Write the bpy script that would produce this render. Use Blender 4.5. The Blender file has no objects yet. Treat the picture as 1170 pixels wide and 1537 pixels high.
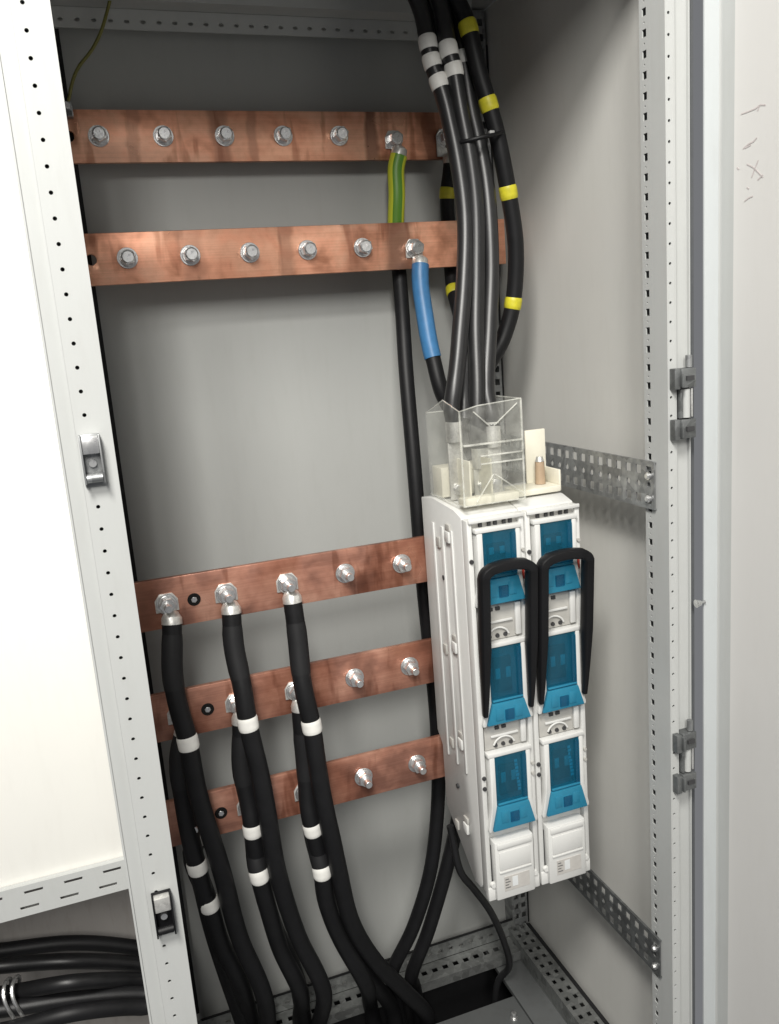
import bpy, bmesh, math, random
from mathutils import Vector, Matrix
random.seed(7)
scene = bpy.context.scene
COL = scene.collection

# ------------------------------------------------------------------ camera
CAM = Vector((0.0, -0.97, 0.0))
F_PX, CX, CY = 1278.275, 585.0, 768.5
R0 = Vector((0.93886366, -0.33580301, -0.07596956))   # camera right
R1 = Vector((-0.13990668, -0.17050028, -0.97537468))  # camera down
R2 = Vector((0.31458092, 0.92637249, -0.20705761))    # camera forward
cam_d = bpy.data.cameras.new("camera")
cam_d.sensor_fit = 'HORIZONTAL'
cam_d.sensor_width = 36.0
cam_d.lens = F_PX / 1170.0 * 36.0
cam_d.clip_start = 0.02
cam_d.clip_end = 60.0
cam_o = bpy.data.objects.new("camera", cam_d)
COL.objects.link(cam_o)
m3 = Matrix((R0, -R1, -R2)).transposed()
cam_o.matrix_world = Matrix.Translation(CAM) @ m3.to_4x4()
scene.camera = cam_o

# ------------------------------------------------------------------ light
world = bpy.data.worlds.new("World")
scene.world = world
world.use_nodes = True
bg = world.node_tree.nodes["Background"]
bg.inputs[0].default_value = (0.93, 0.95, 1.0, 1)
bg.inputs[1].default_value = 0.19

def lamp(name, loc, target, sx, sy, power, col):
    d = bpy.data.lights.new(name, 'AREA')
    d.shape = 'RECTANGLE'; d.size = sx; d.size_y = sy
    d.energy = power; d.color = col
    o = bpy.data.objects.new(name, d); COL.objects.link(o)
    o.location = loc
    o.rotation_euler = (Vector(target) - Vector(loc)).to_track_quat('-Z', 'Y').to_euler()
    return o
lamp("ceiling_light", (-0.48, -1.40, 1.70), (-0.1, -0.6, -0.4), 0.5, 0.6, 88, (1.0, 0.975, 0.925))
lamp("ceiling_light", (-0.55, -3.20, 1.75), (-0.2, -1.0, -0.4), 0.6, 1.2, 105, (1.0, 0.975, 0.925))

scene.render.engine = 'CYCLES'
vs = scene.view_settings
vs.view_transform = 'Standard'; vs.look = 'None'; vs.gamma = 1.0
vs.use_curve_mapping = False
vs.exposure = 0.0
scene.cycles.max_bounces = 10
scene.cycles.transparent_max_bounces = 24

# ------------------------------------------------------------------ pixel helpers (direction from photo, depth from what the thing touches)
def ray(u, v):
    return (u - CX) * R0 + (v - CY) * R1 + F_PX * R2
def at(u, v, y):
    d = ray(u, v); return CAM + d * ((y - CAM.y) / d.y)
def px(p):
    q = Vector(p) - CAM
    w = q.dot(R2)
    return (CX + F_PX * q.dot(R0) / w, CY + F_PX * q.dot(R1) / w)
def atx(u, v, x):
    d = ray(u, v); return CAM + d * ((x - CAM.x) / d.x)

# ------------------------------------------------------------------ materials
MATS = {}
def newmat(name):
    m = bpy.data.materials.new(name); m.use_nodes = True
    nt = m.node_tree; b = nt.nodes["Principled BSDF"]
    MATS[name] = m
    return m, nt, b
def N(nt, t, **kw):
    n = nt.nodes.new(t)
    for k, v in kw.items(): setattr(n, k, v)
    return n
def coords(nt, scale=(1, 1, 1)):
    tc = N(nt, 'ShaderNodeTexCoord'); mp = N(nt, 'ShaderNodeMapping')
    mp.inputs['Scale'].default_value = scale
    nt.links.new(tc.outputs['Object'], mp.inputs['Vector'])
    return mp.outputs['Vector']
def noise(nt, vec, scale, detail=4, rough=.55, dist=0.0):
    n = N(nt, 'ShaderNodeTexNoise')
    n.inputs['Scale'].default_value = scale; n.inputs['Detail'].default_value = detail
    n.inputs['Roughness'].default_value = rough; n.inputs['Distortion'].default_value = dist
    nt.links.new(vec, n.inputs['Vector'])
    return n.outputs['Fac']
def ramp(nt, fac, stops):
    r = N(nt, 'ShaderNodeValToRGB')
    el = r.color_ramp.elements
    while len(el) < len(stops): el.new(.5)
    for e, (p, c) in zip(el, stops):
        e.position = p; e.color = (*c, 1) if len(c) == 3 else c
    nt.links.new(fac, r.inputs['Fac'])
    return r.outputs['Color']
def mix(nt, fac, a, b, mode='MIX'):
    n = N(nt, 'ShaderNodeMix', data_type='RGBA', blend_type=mode)
    for sock, v in ((n.inputs[0], fac), (n.inputs[6], a), (n.inputs[7], b)):
        if hasattr(v, 'links'): nt.links.new(v, sock)
        elif isinstance(v, (int, float)): sock.default_value = v
        else: sock.default_value = (*v, 1)
    return n.outputs[2]
def bump(nt, b, h, strength=.1, dist=.001):
    n = N(nt, 'ShaderNodeBump'); n.inputs['Strength'].default_value = strength
    n.inputs['Distance'].default_value = dist
    nt.links.new(h, n.inputs['Height']); nt.links.new(n.outputs[0], b.inputs['Normal'])

def paint(name, col, rough=.45, dirt=.12, spec=.4):
    m, nt, b = newmat(name)
    v = coords(nt)
    n1 = noise(nt, v, 3.2, 5, .6)
    n2 = noise(nt, coords(nt, (9, 9, 1.6)), 7, 4, .65)
    c = ramp(nt, n1, [(.3, tuple(x * (1 - dirt) for x in col)), (.7, col)])
    sp = ramp(nt, n2, [(.25, (1 - dirt, 1 - dirt * 1.1, 1 - dirt * 1.25)), (.5, (1, 1, 1))])
    nt.links.new(mix(nt, .6, c, sp, 'MULTIPLY'), b.inputs['Base Color'])
    rr = ramp(nt, n1, [(.3, (rough + .1,) * 3), (.7, (rough - .05,) * 3)])
    nt.links.new(rr, b.inputs['Roughness'])
    b.inputs['Specular IOR Level'].default_value = spec
    bump(nt, b, noise(nt, v, 900, 2, .5), .12, .0004)
    return m
paint('cabinet_paint', (.455, .465, .455), .42, .06)
paint('panel_paint', (.395, .402, .388), .5, .05)
paint('side_paint', (.58, .575, .545), .45, .05)
paint('white_panel', (.86, .85, .80), .45, .04)
paint('door_paint', (.625, .617, .60), .45, .025)
paint('door_fold', (.50, .525, .53), .4, .06)
paint('floor_paint_shaded', (.115, .12, .12), .5, .18)  # floor colour darkened to carry the shade low in the cabinet
paint('wall_grey', (.36, .34, .32), .55, .25)

def zinc(name, col, rough=.38, var=.35, metallic=.75, sc=60):
    m, nt, b = newmat(name)
    v = coords(nt)
    vo = N(nt, 'ShaderNodeTexVoronoi'); vo.inputs['Scale'].default_value = sc
    nt.links.new(v, vo.inputs['Vector'])
    n1 = noise(nt, v, sc * 1.5, 4)
    c1 = ramp(nt, vo.outputs['Color'], [(.2, tuple(x * (1 - var) for x in col)), (.8, col)])
    c2 = ramp(nt, n1, [(.3, (.75, .75, .76)), (.65, (1, 1, 1))])
    nt.links.new(mix(nt, 1, c1, c2, 'MULTIPLY'), b.inputs['Base Color'])
    b.inputs['Metallic'].default_value = metallic
    nt.links.new(ramp(nt, n1, [(.3, (rough + .15,) * 3), (.7, (rough,) * 3)]), b.inputs['Roughness'])
    return m
zinc('zinc', (.44, .45, .45))
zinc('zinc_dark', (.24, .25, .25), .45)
zinc('zinc_floor_shaded', (.36, .37, .36), .42)  # bottom rails: shade near the floor put into the zinc colour
zinc('steel_bolt', (.86, .86, .85), .25, .12, .9, 120)
zinc('tin_lug', (.82, .81, .77), .35, .15, .7, 150)

def copper(name, seed, dark, stains=()):
    m, nt, b = newmat(name)
    tc = N(nt, 'ShaderNodeTexCoord'); mp = N(nt, 'ShaderNodeMapping')
    mp.inputs['Location'].default_value = (seed * 3.1, seed, seed * 1.7)
    nt.links.new(tc.outputs['Object'], mp.inputs['Vector'])
    v = mp.outputs['Vector']
    def sc(s):
        q = N(nt, 'ShaderNodeMapping'); q.inputs['Scale'].default_value = s
        nt.links.new(v, q.inputs['Vector']); return q.outputs['Vector']
    blot = noise(nt, sc((13, 13, 17)), 1.1, 3, .5, .3)
    smear = noise(nt, sc((26, 26, 5)), 1.3, 3, .5, .35)
    patch = noise(nt, sc((5, 5, 3)), 1.5, 2, .4, .2)
    brush = noise(nt, sc((2, 40, 320)), 1.0, 4, .65)
    fine = noise(nt, sc((70, 70, 70)), 1.2, 5, .7)
    hi = (1.0, .555, .375); md = (.93, .455, .295); lo = (.56, .25, .15)
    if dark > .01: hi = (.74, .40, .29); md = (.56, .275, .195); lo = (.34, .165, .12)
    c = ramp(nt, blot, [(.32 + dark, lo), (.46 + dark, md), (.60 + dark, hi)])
    c = mix(nt, .60, c, ramp(nt, smear, [(.36, (.46, .34, .28)), (.44, (1, 1, 1)), (.72, (1, 1, 1))]), 'MULTIPLY')
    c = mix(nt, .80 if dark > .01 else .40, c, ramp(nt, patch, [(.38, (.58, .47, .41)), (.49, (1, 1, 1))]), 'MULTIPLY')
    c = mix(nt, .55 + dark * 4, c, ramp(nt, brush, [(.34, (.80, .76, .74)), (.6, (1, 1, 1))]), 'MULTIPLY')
    c = mix(nt, .35, c, ramp(nt, fine, [(.3, (.72, .66, .62)), (.55, (1, 1, 1))]), 'MULTIPLY')
    # tarnish with its own shape: heat and flux stains beside the bolted lugs, and shade painted at the lower bars' left ends (position along the bar)
    sxyz = N(nt, 'ShaderNodeSeparateXYZ'); nt.links.new(tc.outputs['Object'], sxyz.inputs[0])
    wob = N(nt, 'ShaderNodeMath', operation='MULTIPLY_ADD'); wob.inputs[1].default_value = .03; nt.links.new(blot, wob.inputs[0]); nt.links.new(sxyz.outputs[0], wob.inputs[2])
    for (xs, hw, k) in stains:
        d_ = N(nt, 'ShaderNodeMath', operation='SUBTRACT'); nt.links.new(wob.outputs[0], d_.inputs[0]); d_.inputs[1].default_value = xs + .015
        ab = N(nt, 'ShaderNodeMath', operation='ABSOLUTE'); nt.links.new(d_.outputs[0], ab.inputs[0])
        mr = N(nt, 'ShaderNodeMapRange', interpolation_type='SMOOTHSTEP'); nt.links.new(ab.outputs[0], mr.inputs[0])
        mr.inputs[1].default_value = hw * .55; mr.inputs[2].default_value = hw * 1.35; mr.inputs[3].default_value = k; mr.inputs[4].default_value = 0
        c = mix(nt, mr.outputs[0], c, (.20, .095, .065))
    nt.links.new(c, b.inputs['Base Color'])
    b.inputs['Metallic'].default_value = .55
    nt.links.new(ramp(nt, blot, [(.3, (.42,) * 3), (.7, (.27,) * 3)]), b.inputs['Roughness'])
    bump(nt, b, brush, .10, .0004)
    return m
STAINS_SHADE = ([(.195, .012, .75), (-.215, .010, .35), (-.075, .016, .5), (-.02, .008, .4), (.31, .02, .35)],
          [(.175, .026, .70), (-.19, .02, .35), (-.03, .012, .4), (.09, .018, .3)], [(-.32, .05, .5), (.28, .012, .4)], [(-.32, .05, .5), (.06, .02, .3)], [(-.32, .05, .5)])  # wide left-end entries on the lower bars paint shade there
for i, dk in enumerate((.0, .0, .06, .05, .05)): copper('copper_%d' % i, i + 1.3, dk, STAINS_SHADE[i])

def plain(name, col, rough=.45, spec=.5, metallic=0, var=.12, nscale=80, bmp=0.05):
    m, nt, b = newmat(name)
    v = coords(nt)
    n1 = noise(nt, v, nscale, 4, .6)
    nt.links.new(ramp(nt, n1, [(.3, tuple(x * (1 - var) for x in col)), (.7, col)]), b.inputs['Base Color'])
    b.inputs['Roughness'].default_value = rough
    b.inputs['Metallic'].default_value = metallic
    b.inputs['Specular IOR Level'].default_value = spec
    bump(nt, b, noise(nt, v, nscale * 6, 2), bmp, .0005)
    return m
plain('cable_black', (.009, .009, .010), .50, .28, var=.3, nscale=40)
plain('cable_gloss', (.016, .016, .017), .38, .5, var=.3, nscale=40)
plain('cable_satin', (.012, .012, .013), .40, .4, var=.4, nscale=40)
plain('tape_white', (.78, .77, .73), .5, var=.12, nscale=60)
plain('tape_yellow', (.62, .56, .03), .45, var=.25, nscale=90)
plain('highlight_grey', (.40, .40, .39), .5, var=.15)  # painted highlight on the black cable tie
plain('sleeve_blue', (.045, .17, .36), .42, var=.2)
plain('rubber', (.012, .012, .013), .6, .3)
plain('gasket_grey', (.10, .105, .11), .6)
plain('black_plastic', (.006, .006, .007), .5, .3, bmp=.15, nscale=200)
plain('device_white', (.66, .66, .64), .38, .5, var=.05, nscale=30, bmp=.02)
plain('device_grey', (.46, .45, .42), .45, .5, var=.08, nscale=30)
plain('device_dark', (.04, .04, .042), .5)
plain('bay_grey', (.20, .20, .20), .5)
plain('brass_dull', (.42, .31, .21), .4)
plain('cream_plastic', (.74, .71, .60), .4, var=.06, nscale=30)
plain('label_paper', (.52, .50, .47), .6, var=.12, nscale=120)
plain('label_print', (.14, .14, .14), .6)
plain('pencil', (.565, .515, .505), .7, var=.15, nscale=200)
plain('wire_green_shaded', (.17, .16, .035), .5, var=.2)  # yellow-green wire darkened to olive for the shade under the roof
plain('hole_dark', (.01, .01, .01), .8, .1)
plain('red_dot', (.5, .06, .04), .4)
plain('fuse_white', (.72, .74, .74), .4)

# green/yellow sleeve: two colours round the tube, set along the tube's own direction by an attribute-free angle pattern
m, nt, b = newmat('sleeve_green_yellow')
v = coords(nt)
sx = N(nt, 'ShaderNodeSeparateXYZ'); nt.links.new(v, sx.inputs[0])
wv = N(nt, 'ShaderNodeTexNoise'); wv.inputs['Scale'].default_value = 30
att = N(nt, 'ShaderNodeUVMap')
sx2 = N(nt, 'ShaderNodeSeparateXYZ'); nt.links.new(att.outputs[0], sx2.inputs[0])
cr = ramp(nt, sx2.outputs[0], [(0, (.10, .24, .02)), (.12, (.55, .58, .04))])
r_ = cr.node; r_.color_ramp.interpolation = 'CONSTANT'
el = r_.color_ramp.elements
for p, c in ((.28, (.09, .24, .025)), (.45, (.55, .58, .04)), (.60, (.09, .24, .025)), (.80, (.55, .58, .04)), (.93, (.09, .24, .025))):
    e = el.new(p); e.color = (*c, 1)
nt.links.new(cr, b.inputs['Base Color']); b.inputs['Roughness'].default_value = .45

def clear(name, tint, fr_ior=1.35, haze=.06, rough=.06, hazecol=(.8, .8, .75), var=.5):
    m, nt, b = newmat(name)
    out = [n for n in nt.nodes if n.type == 'OUTPUT_MATERIAL'][0]
    tr = N(nt, 'ShaderNodeBsdfTransparent'); tr.inputs[0].default_value = (*tint, 1)
    gl = N(nt, 'ShaderNodeBsdfGlossy'); gl.inputs['Roughness'].default_value = rough
    df = N(nt, 'ShaderNodeBsdfDiffuse'); df.inputs[0].default_value = (*hazecol, 1)
    fr = N(nt, 'ShaderNodeFresnel'); fr.inputs[0].default_value = fr_ior
    v = coords(nt)
    nz = noise(nt, v, 45, 4, .6)
    hz = ramp(nt, nz, [(.35, (haze * (1 - var),) * 3), (.7, (haze * (1 + var),) * 3)])
    m1 = N(nt, 'ShaderNodeMixShader'); nt.links.new(hz, m1.inputs[0])
    nt.links.new(tr.outputs[0], m1.inputs[1]); nt.links.new(df.outputs[0], m1.inputs[2])
    ge = N(nt, 'ShaderNodeNewGeometry')      # thin sheet: reflect on the outer face of each side only
    sub = N(nt, 'ShaderNodeMath', operation='SUBTRACT'); sub.inputs[0].default_value = 1.0
    nt.links.new(ge.outputs['Backfacing'], sub.inputs[1])
    mul = N(nt, 'ShaderNodeMath', operation='MULTIPLY')
    nt.links.new(sub.outputs[0], mul.inputs[0]); nt.links.new(fr.outputs[0], mul.inputs[1])
    m2 = N(nt, 'ShaderNodeMixShader'); nt.links.new(mul.outputs[0], m2.inputs[0])
    nt.links.new(m1.outputs[0], m2.inputs[1]); nt.links.new(gl.outputs[0], m2.inputs[2])
    nt.links.new(m2.outputs[0], out.inputs[0])
    return m
clear('clear_plastic', (.985, .987, .98), 1.30, .07)
clear('clear_edge_highlight', (.96, .96, .94), 1.40, .30, .12, (.85, .85, .80))  # white haze paints bright highlights along edges and ribs
clear('blue_window', (.24, .65, .77), 1.40, .15, .08, (.05, .29, .42), .1)
clear('blue_solid', (.14, .50, .72), 1.35, .62, .16, (.045, .30, .45), .06)

# ------------------------------------------------------------------ mesh builder
class MB:
    def __init__(self): self.v = []; self.f = []; self.uv = None
    def add(self, vs, fs):
        o = len(self.v); self.v += [Vector(p) for p in vs]
        self.f += [tuple(i + o for i in f) for f in fs]; return self
    def box(self, x0, x1, y0, y1, z0, z1):
        if x0 > x1: x0, x1 = x1, x0
        if y0 > y1: y0, y1 = y1, y0
        if z0 > z1: z0, z1 = z1, z0
        vs = [(x0,y0,z0),(x1,y0,z0),(x1,y1,z0),(x0,y1,z0),(x0,y0,z1),(x1,y0,z1),(x1,y1,z1),(x0,y1,z1)]
        return self.add(vs, [(0,3,2,1),(4,5,6,7),(0,1,5,4),(1,2,6,5),(2,3,7,6),(3,0,4,7)])
    def prism_xz(self, pts, y0, y1):
        """outline in x,z (counter-clockwise seen from -y) extruded from y0 (front) to y1"""
        n = len(pts)
        vs = [(x, y0, z) for x, z in pts] + [(x, y1, z) for x, z in pts]
        fs = [tuple(range(n)), tuple(range(2 * n - 1, n - 1, -1))]
        fs += [(i, i + n, (i + 1) % n + n, (i + 1) % n) for i in range(n)]
        return self.add(vs, fs)
    def prism_yz(self, pts, x0, x1):
        n = len(pts)
        vs = [(x0, y, z) for y, z in pts] + [(x1, y, z) for y, z in pts]
        fs = [tuple(range(n - 1, -1, -1)), tuple(range(n, 2 * n))]
        fs += [(i, (i + 1) % n, (i + 1) % n + n, i + n) for i in range(n)]
        return self.add(vs, fs)
    def cyl(self, c, axis, r0, r1, h, n=16, phase=0.0):
        c = Vector(c); a = Vector(axis).normalized()
        t = a.orthogonal().normalized(); s = a.cross(t)
        vs = []
        for k, r in ((0, r0), (h, r1)):
            for i in range(n):
                g = 2 * math.pi * i / n + phase
                vs.append(c + a * k + t * (r * math.cos(g)) + s * (r * math.sin(g)))
        fs = [tuple(range(n - 1, -1, -1)), tuple(range(n, 2 * n))]
        fs += [(i, (i + 1) % n, (i + 1) % n + n, i + n) for i in range(n)]
        return self.add(vs, fs)
    def tube(self, pts, r, n=16, cap=True, uv=False):
        pts = [Vector(p) for p in pts]
        m = len(pts); o = len(self.v)
        rr = r if isinstance(r, (list, tuple)) else [r] * m
        tang = [(pts[min(i + 1, m - 1)] - pts[max(i - 1, 0)]).normalized() for i in range(m)]
        nrm = tang[0].orthogonal().normalized()
        if abs(tang[0].y) < .95:
            nrm = (Vector((0, -1, 0)) - tang[0] * tang[0].dot(Vector((0, -1, 0)))).normalized()
        for i in range(m):
            nrm = (nrm - tang[i] * nrm.dot(tang[i])).normalized()
            s = tang[i].cross(nrm)
            for k in range(n):
                g = 2 * math.pi * k / n
                self.v.append(pts[i] + nrm * (rr[i] * math.cos(g)) + s * (rr[i] * math.sin(g)))
        for i in range(m - 1):
            for k in range(n):
                k2 = (k + 1) % n
                self.f.append((o + i*n + k, o + i*n + k2, o + (i+1)*n + k2, o + (i+1)*n + k))
        if uv:
            self.uv = {}
            for fi in range(len(self.f)):
                k = fi % n
                self.uv[fi] = [(k / n, 0), ((k + 1) / n, 0), ((k + 1) / n, 1), (k / n, 1)]
        if cap:
            self.f.append(tuple(o + k for k in range(n - 1, -1, -1)))
            self.f.append(tuple(o + (m-1)*n + k for k in range(n)))
        return self
    def plate(self, org, U, V, W, cells, t):
        """sheet of cells ((u0,u1,v0,v1), hole) in the plane org+u*U+v*V, thickness t along W (away from the viewer).
        hole = list of (u,v), 4k points, counter-clockwise starting in the (-,-) quadrant, or None"""
        org, U, V, W = Vector(org), Vector(U), Vector(V), Vector(W)
        def P(u, v, w): return org + U * u + V * v + W * w
        flip = U.cross(V).dot(W) > 0
        for (u0, u1, v0, v1), hole in cells:
            cs = [(u0, v0), (u1, v0), (u1, v1), (u0, v1)]
            if hole is None:
                vs = [P(u, v, 0) for u, v in cs] + [P(u, v, t) for u, v in cs]
                fs = [(0, 1, 2, 3), (7, 6, 5, 4)]
                fs += [(i, i + 4, (i + 1) % 4 + 4, (i + 1) % 4) for i in range(4)]
            else:
                n = len(hole); q = n // 4
                pts = cs + list(hole)
                M = len(pts)
                vs = [P(u, v, 0) for u, v in pts] + [P(u, v, t) for u, v in pts]
                fr = []
                for k in range(4):
                    for i in range(q - 1):
                        a = 4 + k * q + i
                        fr.append((k, a + 1, a))
                    last = 4 + k * q + q - 1
                    nxt = 4 + ((k + 1) % 4) * q
                    fr.append((k, (k + 1) % 4, nxt, last))
                fs = list(fr) + [tuple(i + M for i in reversed(f)) for f in fr]
                fs += [(4 + i, 4 + (i + 1) % n, 4 + (i + 1) % n + M, 4 + i + M) for i in range(n)]
                fs += [(i, i + M, (i + 1) % 4 + M, (i + 1) % 4) for i in range(4)]
            if flip: fs = [tuple(reversed(f)) for f in fs]
            self.add(vs, fs)
        return self
    def build(self, name, mat, parent=None, smooth=False, weld=False, bevel=0, org=None, seg=2, angle=40):
        if org is None: org = root_of(parent) if parent else Vector((0, 0, 0))
        me = bpy.data.meshes.new(name)
        me.from_pydata([tuple(p - org) for p in self.v], [], self.f)
        if self.uv:
            l = me.uv_layers.new(name='UVMap')
            for p in me.polygons:
                for li, c in zip(p.loop_indices, self.uv.get(p.index, [(0, 0)] * 99)): l.data[li].uv = c
        me.materials.append(MATS[mat])
        bm = bmesh.new(); bm.from_mesh(me)
        if weld:
            bmesh.ops.remove_doubles(bm, verts=bm.verts, dist=1e-5)
            seen = {}
            for f in bm.faces: seen.setdefault(frozenset(v.index for v in f.verts), []).append(f)
            bmesh.ops.delete(bm, geom=[f for l in seen.values() if len(l) > 1 for f in l], context='FACES')
        if not self.uv: bmesh.ops.recalc_face_normals(bm, faces=bm.faces)
        if bevel:
            es = [e for e in bm.edges if len(e.link_faces) == 2 and e.calc_face_angle(0) > math.radians(angle)]
            bmesh.ops.bevel(bm, geom=es, offset=bevel, segments=seg, affect='EDGES', profile=.5, clamp_overlap=True)
        bm.to_mesh(me); bm.free()
        if smooth or bevel:
            for p in me.polygons: p.use_smooth = True
            me.set_sharp_from_angle(angle=math.radians(38))
        o = bpy.data.objects.new(name, me); COL.objects.link(o)
        if parent: o.parent = parent
        else: o.location = org
        return o
ROOT = {}
def root_of(o):
    while o.parent: o = o.parent
    return ROOT.get(o.name, Vector(o.location))
def thing(name, label, cat, loc, group=None):
    o = bpy.data.objects.new(name, None); COL.objects.link(o)
    o.location = loc; ROOT[o.name] = Vector(loc); o.empty_display_size = .02
    o['label'] = label; o['category'] = cat
    if group: o['group'] = group
    return o
def tag(o, label, cat, group=None):
    o['label'] = label; o['category'] = cat
    if group: o['group'] = group
    return o
def struct(o): o['kind'] = 'structure'; return o
def circ(cu, cv, r, n=12, sq=1.0):
    return [(cu + r * math.cos(math.radians(180 + 45 - 45) + 2*math.pi*(i + .5)/n), cv + r * sq * math.sin(math.radians(180) + 2*math.pi*(i + .5)/n)) for i in range(n)]
def rect(cu, cv, w, h):
    return [(cu - w/2, cv - h/2), (cu + w/2, cv - h/2), (cu + w/2, cv + h/2), (cu - w/2, cv + h/2)]
X, Y, Z = Vector((1,0,0)), Vector((0,1,0)), Vector((0,0,1))

# ================================================================== the setting: cabinet shell
FLOOR = -1.375; ROOF = .56; BACK = .60; WALL = .782
struct(MB().box(-.62, WALL + .012, BACK, BACK + .012, FLOOR, ROOF).build('back_wall', 'panel_paint'))
struct(MB().box(WALL, WALL + .0015, .05, BACK - .001, FLOOR, ROOF).build('side_wall', 'side_paint'))
struct(MB().box(-.62, WALL + .010, -.005, BACK - .002, ROOF + .001, ROOF + .02).build('roof', 'panel_paint'))
struct(MB().box(-.62, -.61, .0, BACK - .002, FLOOR, ROOF).build('neighbour_wall', 'wall_grey'))
# floor: plates around the cable opening
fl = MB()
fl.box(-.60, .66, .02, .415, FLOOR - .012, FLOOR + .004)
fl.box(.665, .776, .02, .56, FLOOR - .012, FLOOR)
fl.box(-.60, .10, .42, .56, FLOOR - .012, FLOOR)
struct(fl.build('floor', 'floor_paint_shaded', bevel=.001))
pb = MB().box(-.62, WALL + .01, .0, BACK, FLOOR - .20, FLOOR - .19)
pb.box(-.62, WALL + .01, BACK + .001, BACK + .011, FLOOR - .19, FLOOR - .001).box(-.62, WALL + .01, .002, .012, FLOOR - .19, FLOOR - .013)
pb.box(-.63, -.621, .0, BACK, FLOOR - .19, FLOOR - .013).box(WALL + .002, WALL + .01, .0, BACK, FLOOR - .19, FLOOR - .001)
struct(pb.build('plinth_light_stop', 'rubber'))  # dark closed box added under the opening to keep stray light out
struct(MB().box(-.60, -.037, .425, .430, FLOOR + .004, -.60).build('neighbour_panel', 'wall_grey'))

# frame of the cabinet
frame = thing('switch_cabinet', 'light grey sheet steel switch cabinet with perforated posts and its door open', 'cabinet', (.37, .03, FLOOR))
ZB, ZT = FLOOR, ROOF - .004
# left front post
lp = MB()
cells = []; z = ZT; zs = [.339 - .0251 * k for k in range(-8, 69)]
def strip_cells(u0, u1, zs, half, zb, zt, hole):
    out = []; prev = zt
    for z in zs:
        if z + half > zt or z - half < zb: continue
        if prev - (z + half) > 1e-6: out.append(((u0, u1, z + half, prev), None))
        out.append(((u0, u1, z - half, z + half), hole(z)))
        prev = z - half
    out.append(((u0, u1, zb, prev), None))
    return out
lp.plate((0,0,0), X, Z, Y, strip_cells(-.017, .020, zs, .0085, ZB, ZT, lambda z: circ(-.0055 , z, .0022, 12)), .002)
lp.box(.0185, .020, .0021, .055, ZB, ZT)
lp.box(-.0335, -.0185, .0065, .009, ZB, ZT)
lp.box(-.0187, -.0171, .0002, .009, ZB, ZT)
lp.box(-.036, -.0336, .0045, .055, ZB, ZT)
lp.box(-.0335, .0183, .053, .055, ZB, ZT)
lp.build('front_post', 'cabinet_paint', frame)
# right front post
rp = MB()
rz = [.3604 - .02512 * k for k in range(-8, 69)]
# inner facet faces the cabinet interior (-x)
sl = []
cell = .0125; k = 0; prev = ZT
zc = .350 + .0251 * 7
cs = []
while zc > ZB + .02:
    cs.append((zc, 's')); cs.append((zc - .01255, 'h')); zc -= .0251
for z, kind in cs:
    if z + .0062 > ZT: continue
    if prev - (z + .0062) > 1e-6: sl.append(((.031, .0525, z + .0062, prev), None))
    sl.append(((.031, .0525, z - .0062, z + .0062), rect(.042, z, .0085, .0095) if kind == 's' else circ(.042, z, .0014, 8)))
    prev = z - .0062
sl.append(((.031, .0525, ZB, prev), None))
rp.plate((.740, 0, 0), Y, Z, X, sl, .0018)
rp.box(.740, .7418, .0, .0308, ZB, ZT)
rp.plate((0, 0.0, 0), X, Z, Y, strip_cells(.7419, .7525, rz, .0085, ZB, ZT, lambda z: circ(.7455, z, .0020, 12)), .002)
rp.box(.7526, .7545, .0, .010, ZB, ZT)
rp.box(.7546, .7785, .0085, .0105, ZB, ZT)
rp.box(.7786, .7805, .004, .0525, ZB, ZT)
rp.box(.7419, .7785, .0508, .0525, ZB, ZT)
rp.build('front_post', 'cabinet_paint', frame)
# hollow inside of both posts kept dark by their own walls; door gasket
MB().box(.7815, .7925, .012, .020, ZB, ZT).build('door_gasket', 'gasket_grey', frame)
# rear posts
def rear_post(x0, x1):
    b_ = MB()
    cells = []; zc = ZT - .02; prev = ZT
    while zc > ZB + .03:
        cells.append(((x0, x1, zc + .009, prev), None))
        w = (x1 - x0)
        cells.append(((x0, x0 + w * .5, zc - .009, zc + .009), rect(x0 + w * .27, zc, .010, .012)))
        cells.append(((x0 + w * .5, x1, zc - .009, zc + .009), rect(x0 + w * .75, zc, .010, .012)))
        prev = zc - .009; zc -= .025
    cells.append(((x0, x1, ZB, prev), None))
    b_.plate((0, .562, 0), X, Z, Y, cells, .002)
    b_.box(x0, x0 + .0015, .5645, .598, ZB, ZT); b_.box(x1 - .0015, x1, .5645, .598, ZB, ZT)
    return b_.build('rear_post', 'zinc', frame)
rear_post(.738, .776); rear_post(-.030, .024)
MB().box(.0325, .0385, .562, .585, -1.30, .50).build('gasket_shade_strip', 'rubber', frame)
MB().box(.7765, .7815, .565, .598, -1.34, .50).build('gasket_shade_strip', 'rubber', frame)  # black strip standing in for the shadow gap at the wall corner
# rails of the frame: rear top, rear bottom, side bottom, front top
rt = MB()
cells = []; u = .03
while u < .73:
    cells.append(((u, u + .025, .500, .530), circ(u + .0125, .512, .0042, 12, .7))); u += .025
rt.plate((0, .556, 0), X, Z, Y, cells, .002)
rt.box(.03, .73, .520, .5558, .5305, .5325); rt.box(.03, .73, .518, .5198, .5305, .556)
rt.build('top_rail', 'cabinet_paint', frame)
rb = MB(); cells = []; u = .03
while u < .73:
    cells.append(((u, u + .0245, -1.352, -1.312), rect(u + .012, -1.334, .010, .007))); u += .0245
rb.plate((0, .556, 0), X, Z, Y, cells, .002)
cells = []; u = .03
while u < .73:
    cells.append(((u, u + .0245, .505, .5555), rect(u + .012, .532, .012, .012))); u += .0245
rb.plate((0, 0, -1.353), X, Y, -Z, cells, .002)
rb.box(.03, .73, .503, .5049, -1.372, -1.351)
rb.build('bottom_rail', 'zinc_floor_shaded', frame)
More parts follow.
